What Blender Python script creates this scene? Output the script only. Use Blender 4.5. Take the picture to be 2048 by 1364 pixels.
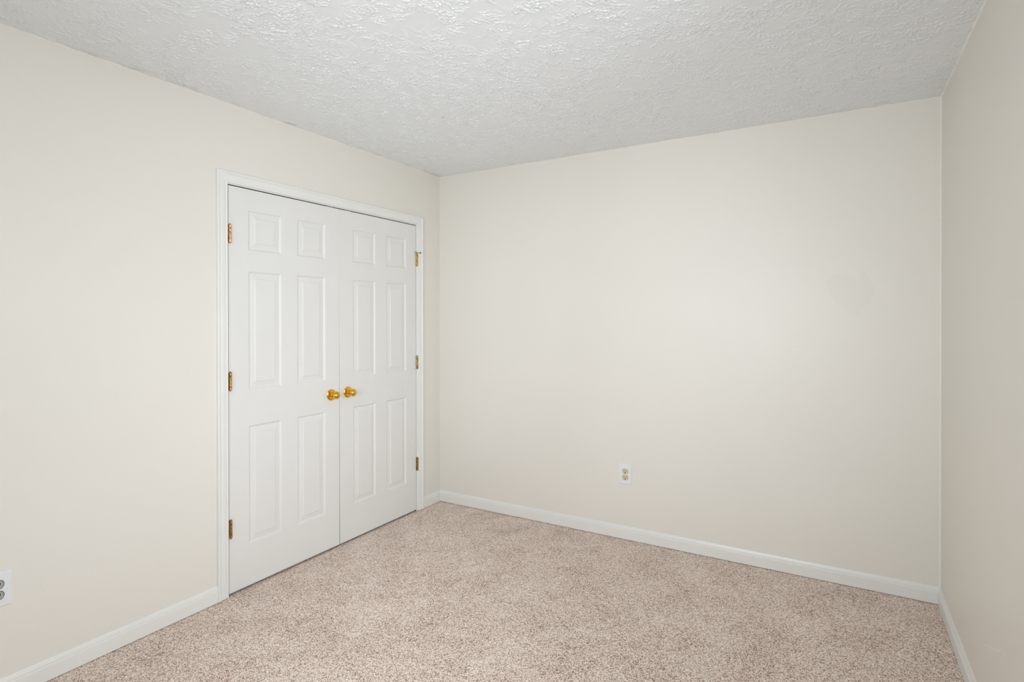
import bpy, bmesh, math, random
import numpy as np
from mathutils import Vector, Matrix
random.seed(4)
S = bpy.context.scene
for o in list(bpy.data.objects): bpy.data.objects.remove(o)
COL = S.collection
R = math.radians

# ------------------------------------------------------------------ camera
cd = bpy.data.cameras.new('camera'); cam = bpy.data.objects.new('camera', cd); COL.objects.link(cam)
S.camera = cam
cd.sensor_width = 36; cd.lens = 36*1112.2/2048; cd.clip_start = .02
cd.shift_y = -(682-641.4)/2048
YAW, PIT, ROL = .5315, -.0043, -.001
def cam_matrix():
    f = Vector((-math.sin(YAW), math.cos(YAW), 0)); r = Vector((math.cos(YAW), math.sin(YAW), 0)); u = Vector((0, 0, 1))
    f2 = f*math.cos(PIT)+u*math.sin(PIT); u2 = u*math.cos(PIT)-f*math.sin(PIT)
    r3 = r*math.cos(ROL)+u2*math.sin(ROL); u3 = u2*math.cos(ROL)-r*math.sin(ROL)
    m = Matrix((r3, u3, -f2)).transposed().to_4x4(); m.translation = Vector((2.5999, -3.3436, 1.3774)); return m
cam.matrix_world = cam_matrix()

# ------------------------------------------------------------------ daylight and exposure
S.view_settings.view_transform = 'Standard'; S.view_settings.look = 'None'
S.view_settings.gamma = 1; S.view_settings.use_curve_mapping = False
S.view_settings.exposure = -0.08
W, D, H = 3.0232, 4.0, 2.44           # room width (x), depth (-y), height
WIN_R = (-3.05, -1.70, .68, 2.16)
FILL_WIN = (1.15, 2.45, .72, 2.16)        # window added behind the camera for fill light: x0, x1, z0, z1
DAY = (1.0, 1.055, 1.125)               # daylight colour     # window in the right wall: y0, y1, z0, z1
SKY_UP, SKY_DOWN = (1.6, 1.7, 1.85), (1.0, 1.0, .98)
world = bpy.data.worlds.new('overcast_sky'); S.world = world; world.use_nodes = True
nt = world.node_tree; nt.nodes.clear()
wo = nt.nodes.new('ShaderNodeOutputWorld'); bg = nt.nodes.new('ShaderNodeBackground')
tc = nt.nodes.new('ShaderNodeTexCoord'); sx = nt.nodes.new('ShaderNodeSeparateXYZ'); mr = nt.nodes.new('ShaderNodeMapRange')
mr.inputs[1].default_value = -.12; mr.inputs[2].default_value = .12
mx = nt.nodes.new('ShaderNodeMix'); mx.data_type = 'RGBA'
mx.inputs[6].default_value = (*SKY_DOWN, 1); mx.inputs[7].default_value = (*SKY_UP, 1)
nt.links.new(tc.outputs['Generated'], sx.inputs[0]); nt.links.new(sx.outputs[2], mr.inputs[0])
nt.links.new(mr.outputs[0], mx.inputs[0]); nt.links.new(mx.outputs[2], bg.inputs[0]); nt.links.new(bg.outputs[0], wo.inputs[0])
bg.inputs[1].default_value = 1.0
def portal(loc, rot, sx_, sy_):
    l = bpy.data.lights.new('window_portal', 'AREA'); l.shape = 'RECTANGLE'; l.size = sx_; l.size_y = sy_
    l.cycles.is_portal = True
    o = bpy.data.objects.new('window_portal', l); COL.objects.link(o); o.location = loc; o.rotation_euler = rot
portal((W+.14, (WIN_R[0]+WIN_R[1])/2, (WIN_R[2]+WIN_R[3])/2), (0, R(90), 0), WIN_R[3]-WIN_R[2], WIN_R[1]-WIN_R[0])
portal(((FILL_WIN[0]+FILL_WIN[1])/2, -D-.14, (FILL_WIN[2]+FILL_WIN[3])/2), (R(90), 0, 0), FILL_WIN[1]-FILL_WIN[0], FILL_WIN[3]-FILL_WIN[2])

def daylight_fill(loc, pitch, yaw, w, h, spread, power):  # serves the right window and the added rear fill
    l = bpy.data.lights.new('daylight_and_fill', 'AREA'); l.shape = 'RECTANGLE'; l.size = w; l.size_y = h
    l.energy = power; l.color = DAY; l.spread = R(spread)
    o = bpy.data.objects.new('daylight_and_fill', l); COL.objects.link(o); o.location = loc; o.rotation_euler = (R(pitch), 0, R(yaw))
daylight_fill((W+.24, -2.42, 1.46), 80, 74, 1.35, 1.5, 130, 26.5)     # outside the right wall's window, sky brighter to the rear
daylight_fill((1.80, -D-.20, 1.44), 90, 3, 1.25, 1.4, 86, 18)       # added fill panel outside the added window behind the camera
daylight_fill((1.80, -D-.24, 1.44), 90, 0, 1.3, 1.4, 170, 2.5)  # second, wider fill panel added outside the same rear opening

# ------------------------------------------------------------------ material helpers
def srgb(r, g, b):
    f = lambda c: (c/255/12.92) if c <= 10 else ((c/255+.055)/1.055)**2.4
    return (f(r), f(g), f(b))
class NT:
    def __init__(s, name, rough=.5, spec=.5, metal=0):
        s.m = bpy.data.materials.new(name); s.m.use_nodes = True; s.t = s.m.node_tree; s.t.nodes.clear()
        s.out = s.t.nodes.new('ShaderNodeOutputMaterial'); s.b = s.t.nodes.new('ShaderNodeBsdfPrincipled')
        s.t.links.new(s.b.outputs[0], s.out.inputs[0])
        s.set(s.b, 'Roughness', rough); s.set(s.b, 'Specular IOR Level', spec); s.set(s.b, 'Metallic', metal)
    def set(s, n, k, v):
        if isinstance(v, bpy.types.NodeSocket): s.t.links.new(v, n.inputs[k])
        elif isinstance(v, tuple) and len(v) == 3 and n.inputs[k].type == 'RGBA': n.inputs[k].default_value = (*v, 1)
        else: n.inputs[k].default_value = v
    def pos(s): return s.t.nodes.new('ShaderNodeNewGeometry').outputs['Position']
    def math(s, op, a, b=0.0, c=None, clamp=False):
        n = s.t.nodes.new('ShaderNodeMath'); n.operation = op; n.use_clamp = clamp
        s.set(n, 0, a); s.set(n, 1, b)
        if c is not None: s.set(n, 2, c)
        return n.outputs[0]
    def vm(s, op, a, b=None, scale=None, out=0):
        n = s.t.nodes.new('ShaderNodeVectorMath'); n.operation = op; s.set(n, 0, a)
        if b is not None: s.set(n, 1, b)
        if scale is not None: s.set(n, 'Scale', scale)
        return n.outputs[out]
    def noise(s, v, scale, detail=2, rough=.5, out=0, dist=0):
        n = s.t.nodes.new('ShaderNodeTexNoise'); s.set(n, 'Vector', v); s.set(n, 'Scale', scale); s.set(n, 'Detail', detail)
        s.set(n, 'Roughness', rough); s.set(n, 'Distortion', dist); return n.outputs[out]
    def voronoi(s, v, scale, feature='F1', dims='3D'):
        n = s.t.nodes.new('ShaderNodeTexVoronoi'); n.feature = feature; n.voronoi_dimensions = dims
        s.set(n, 'Vector', v); s.set(n, 'Scale', scale); return n
    def ramp(s, f, a, b, lo=0.0, hi=1.0, smooth=False):
        n = s.t.nodes.new('ShaderNodeMapRange'); n.interpolation_type = 'SMOOTHSTEP' if smooth else 'LINEAR'
        s.set(n, 0, f); n.inputs[1].default_value = a; n.inputs[2].default_value = b; n.inputs[3].default_value = lo; n.inputs[4].default_value = hi
        return n.outputs[0]
    def mix(s, f, a, b, mode='MIX'):
        n = s.t.nodes.new('ShaderNodeMix'); n.data_type = 'RGBA'; n.blend_type = mode
        s.set(n, 0, f); s.set(n, 6, a); s.set(n, 7, b); return n.outputs[2]
    def cramp(s, f, stops):
        n = s.t.nodes.new('ShaderNodeValToRGB'); e = n.color_ramp.elements
        while len(e) < len(stops): e.new(.5)
        for el, (p, c) in zip(e, stops): el.position = p; el.color = (*c, 1)
        s.set(n, 0, f); return n.outputs[0]
    def bump(s, h, dist, strength=1.0, normal=None):
        n = s.t.nodes.new('ShaderNodeBump'); s.set(n, 'Height', h); s.set(n, 'Distance', dist); s.set(n, 'Strength', strength)
        if normal is not None: s.set(n, 'Normal', normal)
        return n.outputs[0]
    def spot(s, p, c, r0, r1):       # 1 inside, 0 outside, soft between
        return s.ramp(s.vm('DISTANCE', p, c, out=1), r0, r1, 1, 0, True)
    def seg(s, p, a, b, r0, r1):     # soft mask round the segment a-b
        a = Vector(a); b = Vector(b); d = b-a; L2 = d.length_squared
        t = s.math('DIVIDE', s.vm('DOT_PRODUCT', s.vm('SUBTRACT', p, tuple(a)), tuple(d), out=1), L2, clamp=True)
        q = s.vm('ADD', s.vm('SCALE', tuple(d), scale=t), tuple(a))
        return s.ramp(s.vm('DISTANCE', p, q, out=1), r0, r1, 1, 0, True)

WALL = srgb(234, 230, 221)
def wall_material(name, kind=None):
    n = NT(name, .42, .35); p = n.pos()
    big = n.noise(p, 1.3, 3); col = n.mix(n.ramp(big, .3, .7), tuple(c*.985 for c in WALL), tuple(min(1, c*1.01) for c in WALL))
    h = n.math('MULTIPLY', n.noise(p, 260, 2), .35)
    h = n.math('ADD', h, n.math('MULTIPLY', n.noise(p, 14, 3, .5), 1.2))
    if kind == 'back':        # a filled and repainted patch, a small dent near the corner
        q = n.vm('ADD', p, n.vm('SCALE', n.vm('SUBTRACT', n.noise(p, 9, 3, out=1), (.5, .5, .5)), scale=.10))
        m = n.math('MAXIMUM', n.seg(q, (2.60, 0, 1.545), (2.70, 0, 1.50), .060, .068), n.seg(q, (2.63, 0, 1.50), (2.66, 0, 1.43), .050, .058))
        m = n.math('MAXIMUM', m, n.seg(q, (2.70, 0, 1.60), (2.72, 0, 1.50), .018, .024))
        col = n.mix(n.math('MULTIPLY', m, .55), col, tuple(c*k for c, k in zip(WALL, (.955, .965, .955))))
        h = n.math('ADD', h, n.math('MULTIPLY', m, .5))
        h = n.math('ADD', h, n.math('MULTIPLY', n.spot(p, (2.985, 0, 1.194), .004, .012), 2.5))
        h = n.math('ADD', h, n.math('MULTIPLY', n.seg(p, (2.98, 0, .1), (2.98, 0, 2.4), .006, .03), n.math('MULTIPLY', n.noise(p, 40, 3), 2.0)))
    if kind == 'right':       # shallow ridges of old filler low on the wall
        q = n.vm('ADD', p, n.vm('SCALE', n.vm('SUBTRACT', n.noise(p, 22, 2, out=1), (.5, .5, .5)), scale=.02))
        m = n.seg(q, (W, -.915, .268), (W, -1.19, .385), .001, .006)
        m = n.math('MAXIMUM', m, n.seg(q, (W, -1.19, .385), (W, -1.16, .345), .001, .006))
        m = n.math('MAXIMUM', m, n.seg(q, (W, -1.12, .375), (W, -1.09, .335), .001, .005))
        col = n.mix(n.math('MULTIPLY', m, .55), col, tuple(min(1, c*1.12) for c in WALL))
        h = n.math('ADD', h, n.math('MULTIPLY', m, 1.6))
        h = n.math('ADD', h, n.math('MULTIPLY', n.spot(p, (W, -1.345, 1.86), .005, .012), -2.0))
    n.set(n.b, 'Base Color', col); n.set(n.b, 'Normal', n.bump(h, .0006, .8)); return n.m
def paint_material(name, rgb, rough=.38, bumpy=.00025, sc=90):
    n = NT(name, rough, .45); p = n.pos()
    n.set(n.b, 'Base Color', n.mix(n.ramp(n.noise(p, 6, 3), .35, .65), tuple(c*.985 for c in rgb), rgb))
    n.set(n.b, 'Normal', n.bump(n.noise(p, sc, 3), bumpy, .8)); return n.m
def ceiling_material():
    n = NT('stomped_ceiling_plaster', .5, .5); p0 = n.pos()
    p0 = n.vm('MULTIPLY', p0, (1, 1, 0))
    h = n.math('MULTIPLY', n.noise(p0, 150, 3, .6), 1.0)
    base = srgb(241, 244, 245)
    sp = n.t.nodes.new('ShaderNodeSeparateXYZ'); n.set(sp, 0, p0)
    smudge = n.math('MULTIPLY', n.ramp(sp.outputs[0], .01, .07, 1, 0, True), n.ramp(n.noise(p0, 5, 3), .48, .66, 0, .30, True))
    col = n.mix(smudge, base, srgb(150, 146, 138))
    holes = n.math('MAXIMUM', n.seg(p0, (.025, -1.918, 0), (.027, -1.903, 0), .001, .0025), n.spot(p0, (.026, -1.309, 0), .002, .0045))
    holes = n.math('MAXIMUM', holes, n.seg(p0, (.785, -.988, 0), (.815, -.998, 0), .0006, .0016))
    col = n.mix(holes, col, srgb(70, 68, 66))
    n.set(n.b, 'Base Color', col); n.set(n.b, 'Normal', n.bump(h, .0012, .7)); return n.m
def carpet_material():
    n = NT('beige_cut_pile_carpet', .95, .1); p = n.vm('MULTIPLY', n.pos(), (1, 1, 0))
    pw = n.vm('ADD', p, n.vm('SCALE', n.vm('SUBTRACT', n.noise(p, 160, 2, out=1), (.5, .5, .5)), scale=.006))
    v = n.voronoi(pw, 330, dims='2D'); sc = n.t.nodes.new('ShaderNodeSeparateXYZ'); n.set(sc, 0, v.outputs['Color'])
    f = n.math('ADD', n.math('MULTIPLY', sc.outputs[0], .62), n.math('MULTIPLY', n.noise(p, 210, 3, .7), .45))
    wear = n.math('ADD', n.math('SUBTRACT', n.noise(p, 4.5, 4, .6), .5), n.math('MULTIPLY', n.math('SUBTRACT', n.noise(p, 17, 3, .6, dist=.6), .5), .55))
    f = n.math('ADD', f, n.math('MULTIPLY', wear, .30))
    col = n.cramp(f, [(.24, srgb(112, 84, 70)), (.40, srgb(196, 167, 149)), (.56, srgb(238, 214, 197)), (.80, srgb(255, 246, 236))])
    n.set(n.b, 'Base Color', col)
    h = n.math('SUBTRACT', n.noise(p, 230, 2, .6), n.math('MULTIPLY', v.outputs['Distance'], .6))
    n.set(n.b, 'Normal', n.bump(h, .002, .4)); n.set(n.b, 'Sheen Weight', .15); n.set(n.b, 'Sheen Roughness', .6); return n.m
def metal_material(name, rgb, rough, spot=None):
    n = NT(name, rough, .5, 1.0)
    if spot:
        m = n.ramp(n.noise(n.pos(), 130, 3), .45, .62, 0, 1)
        n.set(n.b, 'Base Color', n.mix(m, rgb, spot)); n.set(n.b, 'Roughness', n.ramp(m, 0, 1, rough, .5))
    else:
        n.set(n.b, 'Base Color', n.mix(n.noise(n.pos(), 60, 2), tuple(c*.94 for c in rgb), rgb))
    return n.m

M = {}
M['wall'] = wall_material('cream_wall_paint'); M['wall_back'] = wall_material('cream_wall_paint_patched', 'back')
M['wall_right'] = wall_material('cream_wall_paint_scuffed', 'right')
M['ceiling'] = ceiling_material(); M['carpet'] = carpet_material()
M['trim'] = paint_material('white_trim_paint', srgb(237, 237, 232), .33, .0004, 60)
M['door'] = paint_material('white_door_paint', srgb(232, 231, 227), .40, .00022, 220)
M['caulk'] = paint_material('caulk_bead', srgb(243, 240, 232), .35, .0005, 60)
M['dark'] = paint_material('closet_shade_tone', srgb(92, 88, 82), .8)  # closet darkness put into the wall colour, so the gaps read dark
M['edge'] = paint_material('gap_shade_dark', srgb(58, 50, 42), .8)  # dark tone standing in for the shade inside the door gaps
M['brass'] = metal_material('polished_brass', (.88, .50, .07), .085)
M['hinge'] = metal_material('aged_brass', (.58, .34, .10), .30, (.22, .12, .05))
M['hinge_copper'] = metal_material('coppery_brass', (.80, .47, .27), .30, (.45, .20, .09))
M['hinge_dark'] = metal_material('tarnished_brass', (.42, .32, .14), .35, (.14, .09, .04))
M['steel'] = metal_material('dull_steel', (.35, .35, .33), .4)
M['rubber'] = paint_material('black_rubber', (.02, .02, .02), .6)
M['plate'] = paint_material('white_plastic_plate', srgb(237, 238, 239), .28, .00005)
M['ivory'] = paint_material('ivory_plastic', srgb(222, 208, 170), .35, .00005)
M['grey_plastic'] = paint_material('grey_plastic', srgb(168, 168, 162), .4, .00005)
M['slot'] = paint_material('slot_shadow_brown', srgb(34, 26, 12), .7, .00005)
def glass_material():
    n = NT('window_glass'); t = n.t.nodes.new('ShaderNodeBsdfTransparent'); g = n.t.nodes.new('ShaderNodeBsdfGlossy')
    g.inputs['Roughness'].default_value = .02; m = n.t.nodes.new('ShaderNodeMixShader'); f = n.t.nodes.new('ShaderNodeFresnel'); f.inputs[0].default_value = 1.45
    n.t.links.new(f.outputs[0], m.inputs[0]); n.t.links.new(t.outputs[0], m.inputs[1]); n.t.links.new(g.outputs[0], m.inputs[2])
    n.t.links.new(m.outputs[0], n.out.inputs[0]); return n.m
M['glass'] = glass_material()

# ------------------------------------------------------------------ mesh helpers
def obj(name, bm, mat, parent=None, smooth=False, label=None):
    me = bpy.data.meshes.new(name); bmesh.ops.recalc_face_normals(bm, faces=bm.faces[:]); bm.to_mesh(me); bm.free()
    me.materials.append(M[mat] if isinstance(mat, str) else mat)
    if smooth:
        for f in me.polygons: f.use_smooth = True
        me.set_sharp_from_angle(angle=R(38))
    o = bpy.data.objects.new(name, me); COL.objects.link(o)
    if parent is not None: o.parent = parent
    if label: o['label'] = label
    return o
def tag(o, label, cat, kind=None, group=None):
    o['label'] = label; o['category'] = cat
    if kind: o['kind'] = kind
    if group: o['group'] = group
    return o
def struct(name, bm, mat, label, cat, smooth=False): return tag(obj(name, bm, mat, None, smooth), label, cat, 'structure')
def box(bm, a, b, bevel=0):
    vs = [bm.verts.new((x, y, z)) for z in (a[2], b[2]) for y in (a[1], b[1]) for x in (a[0], b[0])]
    fs = [bm.faces.new([vs[i] for i in q]) for q in ((0, 1, 3, 2), (4, 6, 7, 5), (0, 4, 5, 1), (2, 3, 7, 6), (0, 2, 6, 4), (1, 5, 7, 3))]
    if bevel:
        es = list({e for f in fs for e in f.edges}); bmesh.ops.bevel(bm, geom=es, offset=bevel, segments=2, affect='EDGES')
def sweep(bm, rings, closed_profile=True, cap=True):
    """rings: list of lists of points, same length; joins them to a skin"""
    R_ = [[bm.verts.new(p) for p in r] for r in rings]; n = len(R_[0])
    for a, b in zip(R_, R_[1:]):
        for i in range(n if closed_profile else n-1):
            j = (i+1) % n; bm.faces.new((a[i], a[j], b[j], b[i]))
    if cap:
        bm.faces.new(R_[0]); bm.faces.new(R_[-1][::-1])
def lathe(bm, prof, origin, axis, seg=40):
    """prof: (distance along axis, radius)"""
    ax = Vector(axis).normalized(); t = ax.orthogonal().normalized(); s = ax.cross(t); o = Vector(origin)
    rings = []
    for d, r in prof:
        rings.append([bm.verts.new(o+ax*d+(t*math.cos(2*math.pi*i/seg)+s*math.sin(2*math.pi*i/seg))*max(r, 1e-5)) for i in range(seg)])
    for a, b in zip(rings, rings[1:]):
        for i in range(seg): bm.faces.new((a[i], a[(i+1) % seg], b[(i+1) % seg], b[i]))
    bm.faces.new(rings[0]); bm.faces.new(rings[-1][::-1])
def wall_with_hole(bm, axis, face, back, u0, u1, z0, z1, hu0, hu1, hz0, hz1):
    """slab between face and back, with a rectangular hole (hz0 <= z0: hole to the floor)"""
    def P(u, t, z): return (t, u, z) if axis == 'x' else (u, t, z)
    def bx(ua, ub, za, zb):
        if ub-ua > 1e-5 and zb-za > 1e-5:
            a = P(ua, min(face, back), za); b = P(ub, max(face, back), zb); box(bm, a, b)
    bx(u0, hu0, z0, z1); bx(hu1, u1, z0, z1); bx(hu0, hu1, hz1, z1); bx(hu0, hu1, z0, hz0)

# ------------------------------------------------------------------ room shell
T = .12
OY0, OY1, OZ = -1.708, -.250, 2.064     # rough opening of the closet in the left wall
bm = bmesh.new(); box(bm, (-.75, -D-T, -.10), (W+T, T, 0)); struct('floor', bm, 'carpet', 'beige cut pile carpet covering the whole floor', 'floor')
def ceiling_mesh():
    """the plaster relief: overlapping stamps of a round brush, each a fan of short ridges pulled down from the surface"""
    st = .0024; Y0 = -3.3; nx = int(round(W/st))+1; ny = int(round(-Y0/st))+1
    xs = np.linspace(0, W, nx); ys = np.linspace(Y0, 0, ny); dx = xs[1]; dy = ys[1]-ys[0]
    g = np.random.default_rng(11); Z = np.zeros((ny, nx))
    cs = []
    while len(cs) < 1150:
        c = (g.uniform(-.03, W+.03), g.uniform(Y0-.03, .03))
        if all((c[0]-q[0])**2+(c[1]-q[1])**2 > .052**2 for q in cs) or g.random() < .04: cs.append(c)
    PX, PY, PA = [], [], []
    for cx_, cy_ in cs:
        amp = g.uniform(.55, 1.15); a0 = g.uniform(0, 6.28); rad = g.uniform(.055, .095); n = int(g.integers(20, 34)); fan = g.uniform(3.2, 6.28)
        for k in range(n):
            a = a0+fan*(k+g.uniform(-.45, .45))/n; r0 = g.uniform(.012, .045); r1 = r0+g.uniform(.012, rad-.012)
            t = np.arange(r0, r1, .0010); bend = g.normal(0, .35)
            th = a+bend*(t-r0)/rad+.05*np.sin(t*g.uniform(150, 400)+g.uniform(0, 6))
            u = (t-r0)/(r1-r0); h = amp*g.uniform(.35, 1)*np.clip(np.minimum(u*6, (1-u)*3), 0, 1)*(.72+.28*np.sin(t*g.uniform(200, 520)+g.uniform(0, 6)))
            PX.append(cx_+t*np.cos(th)); PY.append(cy_+t*np.sin(th)); PA.append(h)
    PX = np.concatenate(PX); PY = np.concatenate(PY); PA = np.concatenate(PA)
    ix = np.round(PX/dx).astype(int); iy = np.round((PY-Y0)/dy).astype(int); sg = .0016
    for oy in (-2, -1, 0, 1, 2):
        for ox in (-2, -1, 0, 1, 2):
            jx = ix+ox; jy = iy+oy; ok = (jx > 0) & (jx < nx-1) & (jy > 0) & (jy < ny-1)
            d2 = (jx*dx-PX)**2+(jy*dy+Y0-PY)**2
            np.maximum.at(Z, (jy[ok], jx[ok]), (PA*np.exp(-d2/(2*sg*sg)))[ok])
    low = g.normal(0, 1, (int(ny/9)+3, int(nx/9)+3)); yy = np.linspace(0, low.shape[0]-1.001, ny); xx = np.linspace(0, low.shape[1]-1.001, nx)
    y0_ = yy.astype(int); x0_ = xx.astype(int); fy = (yy-y0_)[:, None]; fx = (xx-x0_)[None, :]
    L = (low[y0_][:, x0_]*(1-fy)*(1-fx)+low[y0_+1][:, x0_]*fy*(1-fx)+low[y0_][:, x0_+1]*(1-fy)*fx+low[y0_+1][:, x0_+1]*fy*fx)
    Z = Z*.0048+np.clip(L, -1.5, 1.5)*.00022
    X, Y = np.meshgrid(xs, ys); co = np.stack([X, Y, H-Z], -1).reshape(-1, 3)
    i0 = (np.arange(ny-1)[:, None]*nx+np.arange(nx-1)[None, :]).reshape(-1); q = np.stack([i0, i0+nx, i0+nx+1, i0+1], -1)   # normals down into the room
    # the rest: slab above and the flat part behind the camera
    a, b = (-.75, -D-T, H+.003), (W+T, T, H+.10); e = len(co)
    ex = [(x, y, z) for z in (a[2], b[2]) for y in (a[1], b[1]) for x in (a[0], b[0])]+[(0, -D, H), (W, -D, H), (W, Y0, H), (0, Y0, H)]
    co = np.concatenate([co, np.array(ex)]); q = np.concatenate([q, e+np.array([(0, 2, 3, 1), (4, 5, 7, 6), (0, 1, 5, 4), (2, 6, 7, 3), (0, 4, 6, 2), (1, 3, 7, 5), (8, 11, 10, 9)])])
    me = bpy.data.meshes.new('ceiling'); me.vertices.add(len(co)); me.vertices.foreach_set('co', co.astype(np.float32).ravel())
    me.loops.add(q.size); me.loops.foreach_set('vertex_index', q.astype(np.int32).ravel())
    me.polygons.add(len(q)); me.polygons.foreach_set('loop_start', np.arange(0, q.size, 4, dtype=np.int32))
    sm = np.ones(len(q), bool); sm[-7:] = False; me.polygons.foreach_set('use_smooth', sm)
    me.update(calc_edges=True); me.validate(); me.materials.append(M['ceiling'])
    o = bpy.data.objects.new('ceiling', me); COL.objects.link(o); return o
tag(ceiling_mesh(), 'white ceiling with stomped brush texture', 'ceiling', 'structure')
bm = bmesh.new(); wall_with_hole(bm, 'x', 0, -T, -D-T, T, 0, H, OY0, OY1, 0, OZ)
struct('wall_left', bm, 'wall', 'cream wall with the white double closet doors', 'wall')
bm = bmesh.new(); box(bm, (0, 0, 0), (W, T, H)); struct('wall_back', bm, 'wall_back', 'cream back wall with one outlet and a faint repaired patch', 'wall')
bm = bmesh.new(); wall_with_hole(bm, 'x', W, W+T, -D-T, T, 0, H, WIN_R[0], WIN_R[1], WIN_R[2], WIN_R[3])
struct('wall_right', bm, 'wall_right', 'shaded cream wall at the right edge of the photo', 'wall')
bm = bmesh.new(); wall_with_hole(bm, 'y', -D, -D-T, 0, W, 0, H, FILL_WIN[0], FILL_WIN[1], FILL_WIN[2], FILL_WIN[3])
struct('wall_front', bm, 'wall', 'plain cream wall behind the camera', 'wall')
# closet behind the doors
bm = bmesh.new(); box(bm, (-.75, -2.1, 0), (-.70, .0, H)); box(bm, (-.70, -2.1, 0), (-T, -2.05, H)); box(bm, (-.70, -.05, 0), (-T, 0, H))
struct('wall_closet', bm, 'dark', 'dark inside of the closet behind the white doors', 'wall')

# baseboards: profile (height, thickness)
BP = [(.003, 0), (.003, .0130), (.0575, .0138), (.0590, .0132), (.0605, .0108), (.0625, .0104), (.0680, .0108), (.0700, .0100), (.0715, .0086), (.0790, .0062), (.0815, .0050), (.083, .0030), (.083, 0)]
def base_run(name, a, b, nrm, label, ma=0, mb=0):
    """a,b: plan points on the wall; nrm: into the room; ma/mb = 1 for a mitred inside corner"""
    bm = bmesh.new(); a = Vector((*a, 0)); b = Vector((*b, 0)); n = Vector((*nrm, 0)); d = (b-a).normalized()
    sweep(bm, [[tuple(a+n*t+d*t*ma+Vector((0, 0, z))) for z, t in BP], [tuple(b+n*t-d*t*mb+Vector((0, 0, z))) for z, t in BP]])
    return struct(name, bm, 'trim', label, 'baseboard')
CI, CO = 0.0, .057     # casing width
J0, J1, JZ = -1.687, -.2695, 2.0425     # inner faces of the jamb
base_run('baseboard_left', (0, -D), (0, J0-.005-CO), (1, 0), 'white baseboard on the left wall before the closet', 1, 0)
base_run('baseboard_left_corner', (0, J1+.005+CO), (0, 0), (1, 0), 'short white baseboard between closet and far corner', 0, 1)
base_run('baseboard_back', (0, 0), (W, 0), (0, -1), 'long white baseboard along the back wall', 1, 1)
base_run('baseboard_right', (W, 0), (W, -D), (-1, 0), 'white baseboard along the shaded right wall', 1, 1)
base_run('baseboard_front', (0, -D), (W, -D), (0, 1), 'white baseboard on the wall behind the camera', 1, 1)

# painted caulk beads in the corners by the right wall and along the ceiling
def bead(name, a, b, u, v, r, label, wob=0.0):
    bm = bmesh.new(); a = Vector(a); b = Vector(b); u = Vector(u); v = Vector(v); rings = []; N = 60 if wob else 1
    for k in range(N+1):
        c = a.lerp(b, k/N); rr = r*(1+wob*random.uniform(-1, 1))
        rings.append([tuple(c-u*.001-v*.001)]+[tuple(c+u*rr*x+v*rr*y) for x, y in ((1, -.1), (.62, .12), (.32, .32), (.12, .62), (-.1, 1))])
    sweep(bm, rings); struct(name, bm, 'caulk', label, 'trim')
bead('trim_3', (W, 0, .083), (W, 0, H-.003), (-1, 0, 0), (0, -1, 0), .006, 'thin painted bead in the corner of back and right wall')
bead('trim_4', (W, -D, H), (W, 0, H), (-1, 0, 0), (0, 0, -1), .008, 'painted bead where ceiling meets the right wall', .25)
bead('trim_5', (0, 0, H), (W, 0, H), (0, -1, 0), (0, 0, -1), .0045, 'thin uneven bead where ceiling meets the back wall', .4)
bead('trim_6', (0, -D, H), (0, 0, H), (1, 0, 0), (0, 0, -1), .004, 'thin uneven bead where ceiling meets the left wall', .4)

# door casing (three mitred lengths) and jamb
CP = [(0, 0), (0, .0070), (.0012, .0092), (.0035, .0100), (.0060, .0092), (.0074, .0072), (.0092, .0072), (.016, .0098), (.026, .0116), (.036, .0120), (.0390, .0104), (.0410, .0108), (.0445, .0150), (.0485, .0170), (.0525, .0170), (.0555, .0150), (.057, .0110), (.057, 0)]
bm = bmesh.new(); rings = []
y0, y1, z1 = J0-.005, J1+.005, JZ+.005
for cy, cz, sy, sz in ((y0, .003, -1, 0), (y0, z1, -1, 1), (y1, z1, 1, 1), (y1, .003, 1, 0)):
    rings.append([(x, cy+sy*u, cz+sz*u) for u, x in CP])
sweep(bm, rings); struct('trim_1', bm, 'trim', 'white moulded casing around the closet doors', 'door casing')
bm = bmesh.new()
def jamb_ring(bm, xa, xb): sweep(bm, [[(x, cy+sy*u, cz+sz*u) for u, x in ((0, xa), (0, xb), (.019, xb), (.019, xa))] for cy, cz, sy, sz in ((J0, 0, -1, 0), (J0, JZ, -1, 1), (J1, JZ, 1, 1), (J1, 0, 1, 0))])
jamb_ring(bm, -.0005, -.005)
struct('trim_2', bm, 'trim', 'white jamb inside the closet opening', 'door jamb')
bm = bmesh.new(); jamb_ring(bm, -.0051, -T); obj('jamb_gap_shade', bm, 'edge', bpy.data.objects['trim_2'])  # jamb behind the white strip coloured dark as the gap's shade

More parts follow.
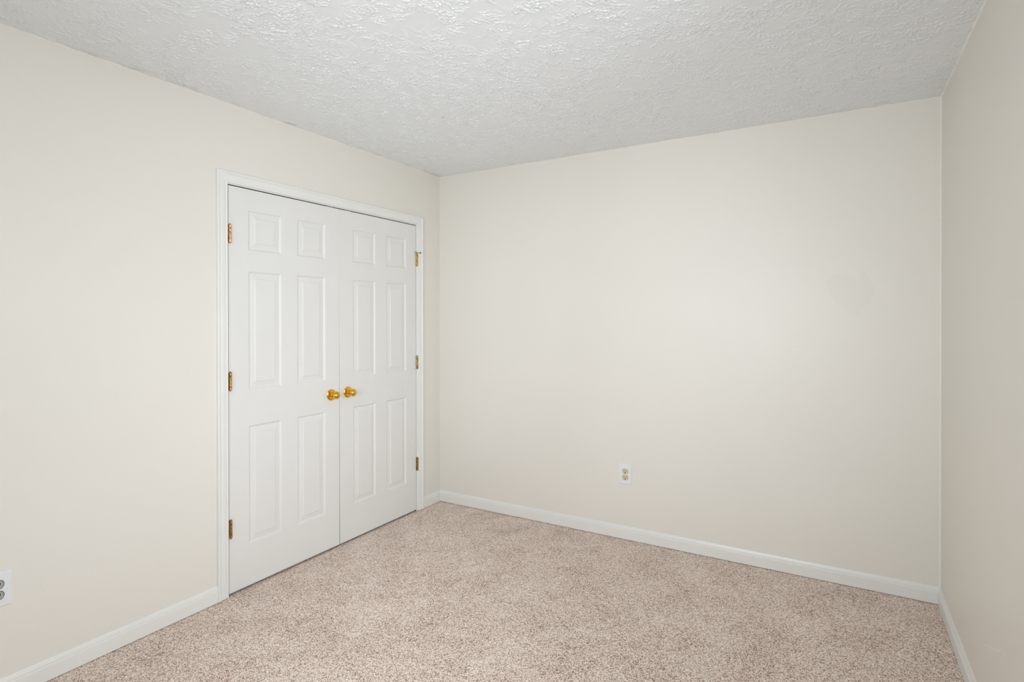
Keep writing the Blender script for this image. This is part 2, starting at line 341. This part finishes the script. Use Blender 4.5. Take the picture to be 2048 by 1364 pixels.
# ------------------------------------------------------------------ closet doors
PROF = [(0, 0), (.0015, -.0004), (.0035, -.0022), (.0060, -.0052), (.0085, -.0068), (.0110, -.0073), (.0150, -.0069), (.0370, -.0036), (.0385, -.0028), (.0400, -.0012), (.0420, -.0009)]
def door(name, ya, yb, panel_y, label, lean):
    """face towards +x at x = 0; ya < yb; panel_y: the two panels' (start, end)"""
    X = -.0015; zb, zt = .012, 2.0375; PZ = [(.224, .829), (1.012, 1.619), (1.725, 1.931)]
    ys = sorted([ya, yb]+[v for p in panel_y for v in p]); zs = sorted([zb, zt]+[v for p in PZ for v in p])
    bm = bmesh.new(); V = {}
    def vt(x, y, z):
        k = (round(x, 6), round(y, 6), round(z, 6))
        if k not in V: V[k] = bm.verts.new(k)
        return V[k]
    for i in range(len(ys)-1):
        for j in range(len(zs)-1):
            a, b, c, d = ys[i], ys[i+1], zs[j], zs[j+1]
            if (a, b) in panel_y and (c, d) in PZ:
                prev = None
                for off, dep in PROF:
                    r = [vt(X+dep, a+off, c+off), vt(X+dep, b-off, c+off), vt(X+dep, b-off, d-off), vt(X+dep, a+off, d-off)]
                    if prev:
                        for k in range(4): bm.faces.new((prev[k], prev[(k+1) % 4], r[(k+1) % 4], r[k]))
                    prev = r
                bm.faces.new(prev)
            else: bm.faces.new([vt(X, a, c), vt(X, b, c), vt(X, b, d), vt(X, a, d)])
    e = .0022; th = .035     # eased outer edge, then sides and back
    front = [(X, ya, y) for y in zs]+[(X, y, zt) for y in ys[1:]]+[(X, yb, z) for z in zs[::-1][1:]]+[(X, y, zb) for y in ys[::-1][1:-1]]
    def out(p, x, s):
        y = p[1]+(-s if abs(p[1]-ya) < 1e-6 else s if abs(p[1]-yb) < 1e-6 else 0); z = p[2]
        return bm.verts.new((x, y, z))
    r0 = [vt(*p) for p in front]; r1 = [out(p, X-e, .0012) for p in front]; r2 = [out(p, X-th, .0012) for p in front]
    for a, b in ((r0, r1), (r1, r2)):
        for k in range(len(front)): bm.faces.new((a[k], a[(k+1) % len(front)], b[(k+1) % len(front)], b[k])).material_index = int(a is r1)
    bm.faces.new(r2)
    for v in bm.verts:       # the meeting edges part slightly towards the floor
        mid = (v.co.y-(ya if lean > 0 else yb))/(yb-ya)
        if lean: v.co.y -= abs(mid)*.0018*(1-(v.co.z-zb)/(zt-zb))*(1 if lean > 0 else -1)
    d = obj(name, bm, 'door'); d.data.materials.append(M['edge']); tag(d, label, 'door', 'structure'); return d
d1 = door('door_1', -1.683, -.9775, [(-1.576, -1.381), (-1.278, -1.083)], 'left leaf of the white six panel closet doors', 1)
d2 = door('door_2', -.9752, -.2735, [(-.867, -.674), (-.571, -.377)], 'right leaf of the white six panel closet doors', -1)

def hinge(parent, y, zc, mat, sgn, painted=False):
    """barrel standing proud of the gap at y; leaves folded into the gap"""
    bm = bmesh.new(); cx = .0072; L = .089
    for k in range(5):
        a = zc-L/2+k*L/5+.0004; b = zc-L/2+(k+1)*L/5-.0004
        lathe(bm, [(0, .0054), (.0008, .0063), (b-a-.0008, .0063), (b-a, .0054)], (cx, y, a), (0, 0, 1), 20)
    h = obj('hinge', bm, mat, parent, True)
    bm = bmesh.new(); yg = -1.6850 if y < -1 else -.2715
    box(bm, (-.030, yg-.0014, zc-L/2), (.0005, yg-.0002, zc+L/2)); box(bm, (-.030, yg+.0002, zc-L/2), (.0005, yg+.0014, zc+L/2)); sweep(bm, [[(0, yg-.0014, z), (0, yg+.0014, z), (cx, y+.001, z), (cx, y-.001, z)] for z in (zc-L/2, zc+L/2)]); obj('hinge_leaf', bm, mat, h)
    bm = bmesh.new(); lathe(bm, [(0, .0030), (.0006, .0044), (.0024, .0050), (.0040, .0040), (.0050, .0012)], (cx, y, zc+L/2+.0002), (0, 0, 1), 20)
    lathe(bm, [(0, .0030), (.0006, .0042), (.0022, .0044), (.0034, .0030), (.0040, .0010)], (cx, y, zc-L/2-.0002), (0, 0, -1), 20)
    obj('hinge_pin', bm, 'trim' if painted else mat, h, True); return h
hinge(d1, -1.6800, 1.798, 'hinge_copper', -1); hinge(d1, -1.6800, 1.066, 'hinge', -1); hinge(d1, -1.6800, .334, 'hinge', -1)
ht = hinge(d2, -.2665, 1.798, 'hinge', 1); hinge(d2, -.2665, 1.064, 'hinge_dark', 1); hinge(d2, -.2665, .338, 'hinge_dark', 1)
# hinge pin stop on the far upper hinge: a collar with an arm and a bumper each way
bm = bmesh.new(); zc = 1.8465
lathe(bm, [(0, .0040), (.0006, .0062), (.0030, .0062), (.0036, .0045)], (.0072, -.2665, zc-.0018), (0, 0, 1), 20)
lathe(bm, [(0, .0018), (.022, .0018)], (.0065, -.264, zc), (.35, 1, 0), 12); lathe(bm, [(0, .0016), (.018, .0016)], (.0065, -.274, zc), (.35, -1, 0), 12)
st = obj('door_stop', bm, 'steel', d2, True)
bm = bmesh.new(); lathe(bm, [(0, .0035), (.001, .0050), (.007, .0050), (.008, .0035)], (.0130, -.243, zc), (.1, 1, 0), 16)
obj('bumper', bm, 'rubber', st, True); bm = bmesh.new(); lathe(bm, [(0, .0030), (.001, .0042), (.005, .0042), (.006, .003)], (.0118, -.289, zc), (.1, -1, 0), 16)
obj('bumper', bm, 'steel', st, True)

def knob(parent, y, z):
    bm = bmesh.new()
    lathe(bm, [(0, .0325), (.0012, .0335), (.0028, .0330), (.0048, .0300), (.0066, .0262), (.0072, .0225), (.0068, .0190), (.0078, .0165)], (-.0010, y, z), (1, 0, 0), 56)
    k = obj('door_knob', bm, 'brass', parent, True)
    bm = bmesh.new(); pr = [(.0045, .0150), (.009, .0120), (.015, .0098), (.021, .0098), (.0245, .0125), (.027, .0160)]
    for i in range(1, 17):
        a = math.pi*(.22+.78*i/16); pr.append((.0440-.0195*math.cos(a), .0232*math.sin(a)))
    lathe(bm, pr, (0, y, z), (1, 0, 0), 48); obj('knob', bm, 'brass', k, True)
knob(d1, -1.041, .924); knob(d2, -.911, .925)
# ball catches on top of the leaves
for d, y in ((d1, -1.045), (d2, -.905)):
    bm = bmesh.new(); box(bm, (-.030, y-.022, 2.0372), (-.0035, y+.022, 2.0404)); lathe(bm, [(0, .005), (.0012, .0044), (.002, .0020)], (-.014, y, 2.0403), (0, 0, 1), 16)
    obj('ball_catch', bm, 'steel', d)

# ------------------------------------------------------------------ outlets
def outlet(loc, rz, label, rec_mat, slot_mat):
    """built facing local -y, plate centre at loc"""
    root = bpy.data.objects.new('electrical_outlet', None); COL.objects.link(root); root.location = loc; root.rotation_euler = (0, 0, rz)
    tag(root, label, 'outlet')
    bm = bmesh.new(); hw, hh = .0415, .0635
    def ring(ix, iz, y): return [(-hw+ix, y, -hh+iz), (hw-ix, y, -hh+iz), (hw-ix, y, hh-iz), (-hw+ix, y, hh-iz)]
    sweep(bm, [ring(0, 0, 0), ring(0, 0, -.0016), ring(.0010, .0010, -.0032), ring(.0045, .0045, -.0055), ring(.006, .006, -.0058)])
    obj('faceplate', bm, 'plate', root)
    def rec_outline(c, y, s=1.0):
        pts = []
        for i in range(48):
            a = 2*math.pi*i/48; x = .0172*math.cos(a); z = .0172*math.sin(a)
            pts.append((x*s, y, c+max(-.0143, min(.0143, z))*s))
        return pts
    for c in (.0193, -.0193):
        bm = bmesh.new(); sweep(bm, [rec_outline(c, -.0050, 1.12), rec_outline(c, -.0060, 1.12)]); obj('receptacle_gap_shade', bm, slot_mat if rec_mat == 'grey_plastic' else 'steel', root)  # dark ring painted in for the shaded recess round each receptacle
        bm = bmesh.new(); sweep(bm, [rec_outline(c, -.0045), rec_outline(c, -.0072), rec_outline(c, -.0078, .95)]); r = obj('receptacle', bm, rec_mat, root)
        bm = bmesh.new()
        box(bm, (-.0082, -.0081, c-.0015), (-.0050, -.0070, c+.0085)); box(bm, (.0050, -.0081, c-.0005), (.0080, -.0070, c+.0078))
        lathe(bm, [(0, .0036), (.0011, .0036)], (0, -.0070, c-.0078), (0, -1, 0), 20); obj('slot', bm, slot_mat, r)
    bm = bmesh.new(); lathe(bm, [(0, .0030), (.0010, .0028), (.0014, .0015)], (0, -.0056, 0), (0, -1, 0), 20); obj('screw', bm, 'plate', root)
    return root
outlet((1.454, 0, .4045), 0, 'white duplex outlet with ivory sockets low on the back wall', 'ivory', 'slot')
outlet((0, -2.5655, .4035), R(90), 'white outlet with grey sockets low on the left wall', 'grey_plastic', 'slot')

# ------------------------------------------------------------------ windows (out of view: on the right wall and one added behind the camera for light)
def window(name, axis, face, u0, u1, z0, z1, sgn, label):
    """sgn: direction from the room face outwards"""
    def P(u, t, z): return (face+sgn*t, u, z) if axis == 'x' else (u, face+sgn*t, z)
    def bx(bm, ua, ub, ta, tb, za, zb):
        a = P(ua, ta, za); b = P(ub, tb, zb); box(bm, tuple(map(min, a, b)), tuple(map(max, a, b)))
    bm = bmesh.new(); c = .057      # casing, stool and apron
    bx(bm, u0-c, u0, -.016, 0, z0, z1+c); bx(bm, u1, u1+c, -.016, 0, z0, z1+c); bx(bm, u0, u1, -.016, 0, z1, z1+c)
    bx(bm, u0-c-.01, u1+c+.01, -.03, .03, z0-.02, z0); bx(bm, u0-c, u1+c, -.014, 0, z0-.08, z0-.02)
    o = tag(obj(name, bm, 'trim'), label, 'window', 'structure')
    f = .035; zm = (z0+z1)/2; bm = bmesh.new()
    for za, zb, t in ((z0, zm+.02, .055), (zm-.02, z1, .085)):
        bx(bm, u0, u0+f, t, t+.028, za, zb); bx(bm, u1-f, u1, t, t+.028, za, zb); bx(bm, u0+f, u1-f, t, t+.028, za, za+f); bx(bm, u0+f, u1-f, t, t+.028, zb-f, zb)
    obj('window_sash', bm, 'trim', o)
    bm = bmesh.new()
    for za, zb, t in ((z0, zm+.02, .055), (zm-.02, z1, .085)): bx(bm, u0+f, u1-f, t+.012, t+.016, za+f, zb-f)
    obj('pane', bm, 'glass', o)
window('window_1', 'x', W, *WIN_R, 1, 'white sash window in the right wall, out of view')
window('added_window_2', 'y', -D, *FILL_WIN, -1, 'added white sash window behind the camera, for fill light')
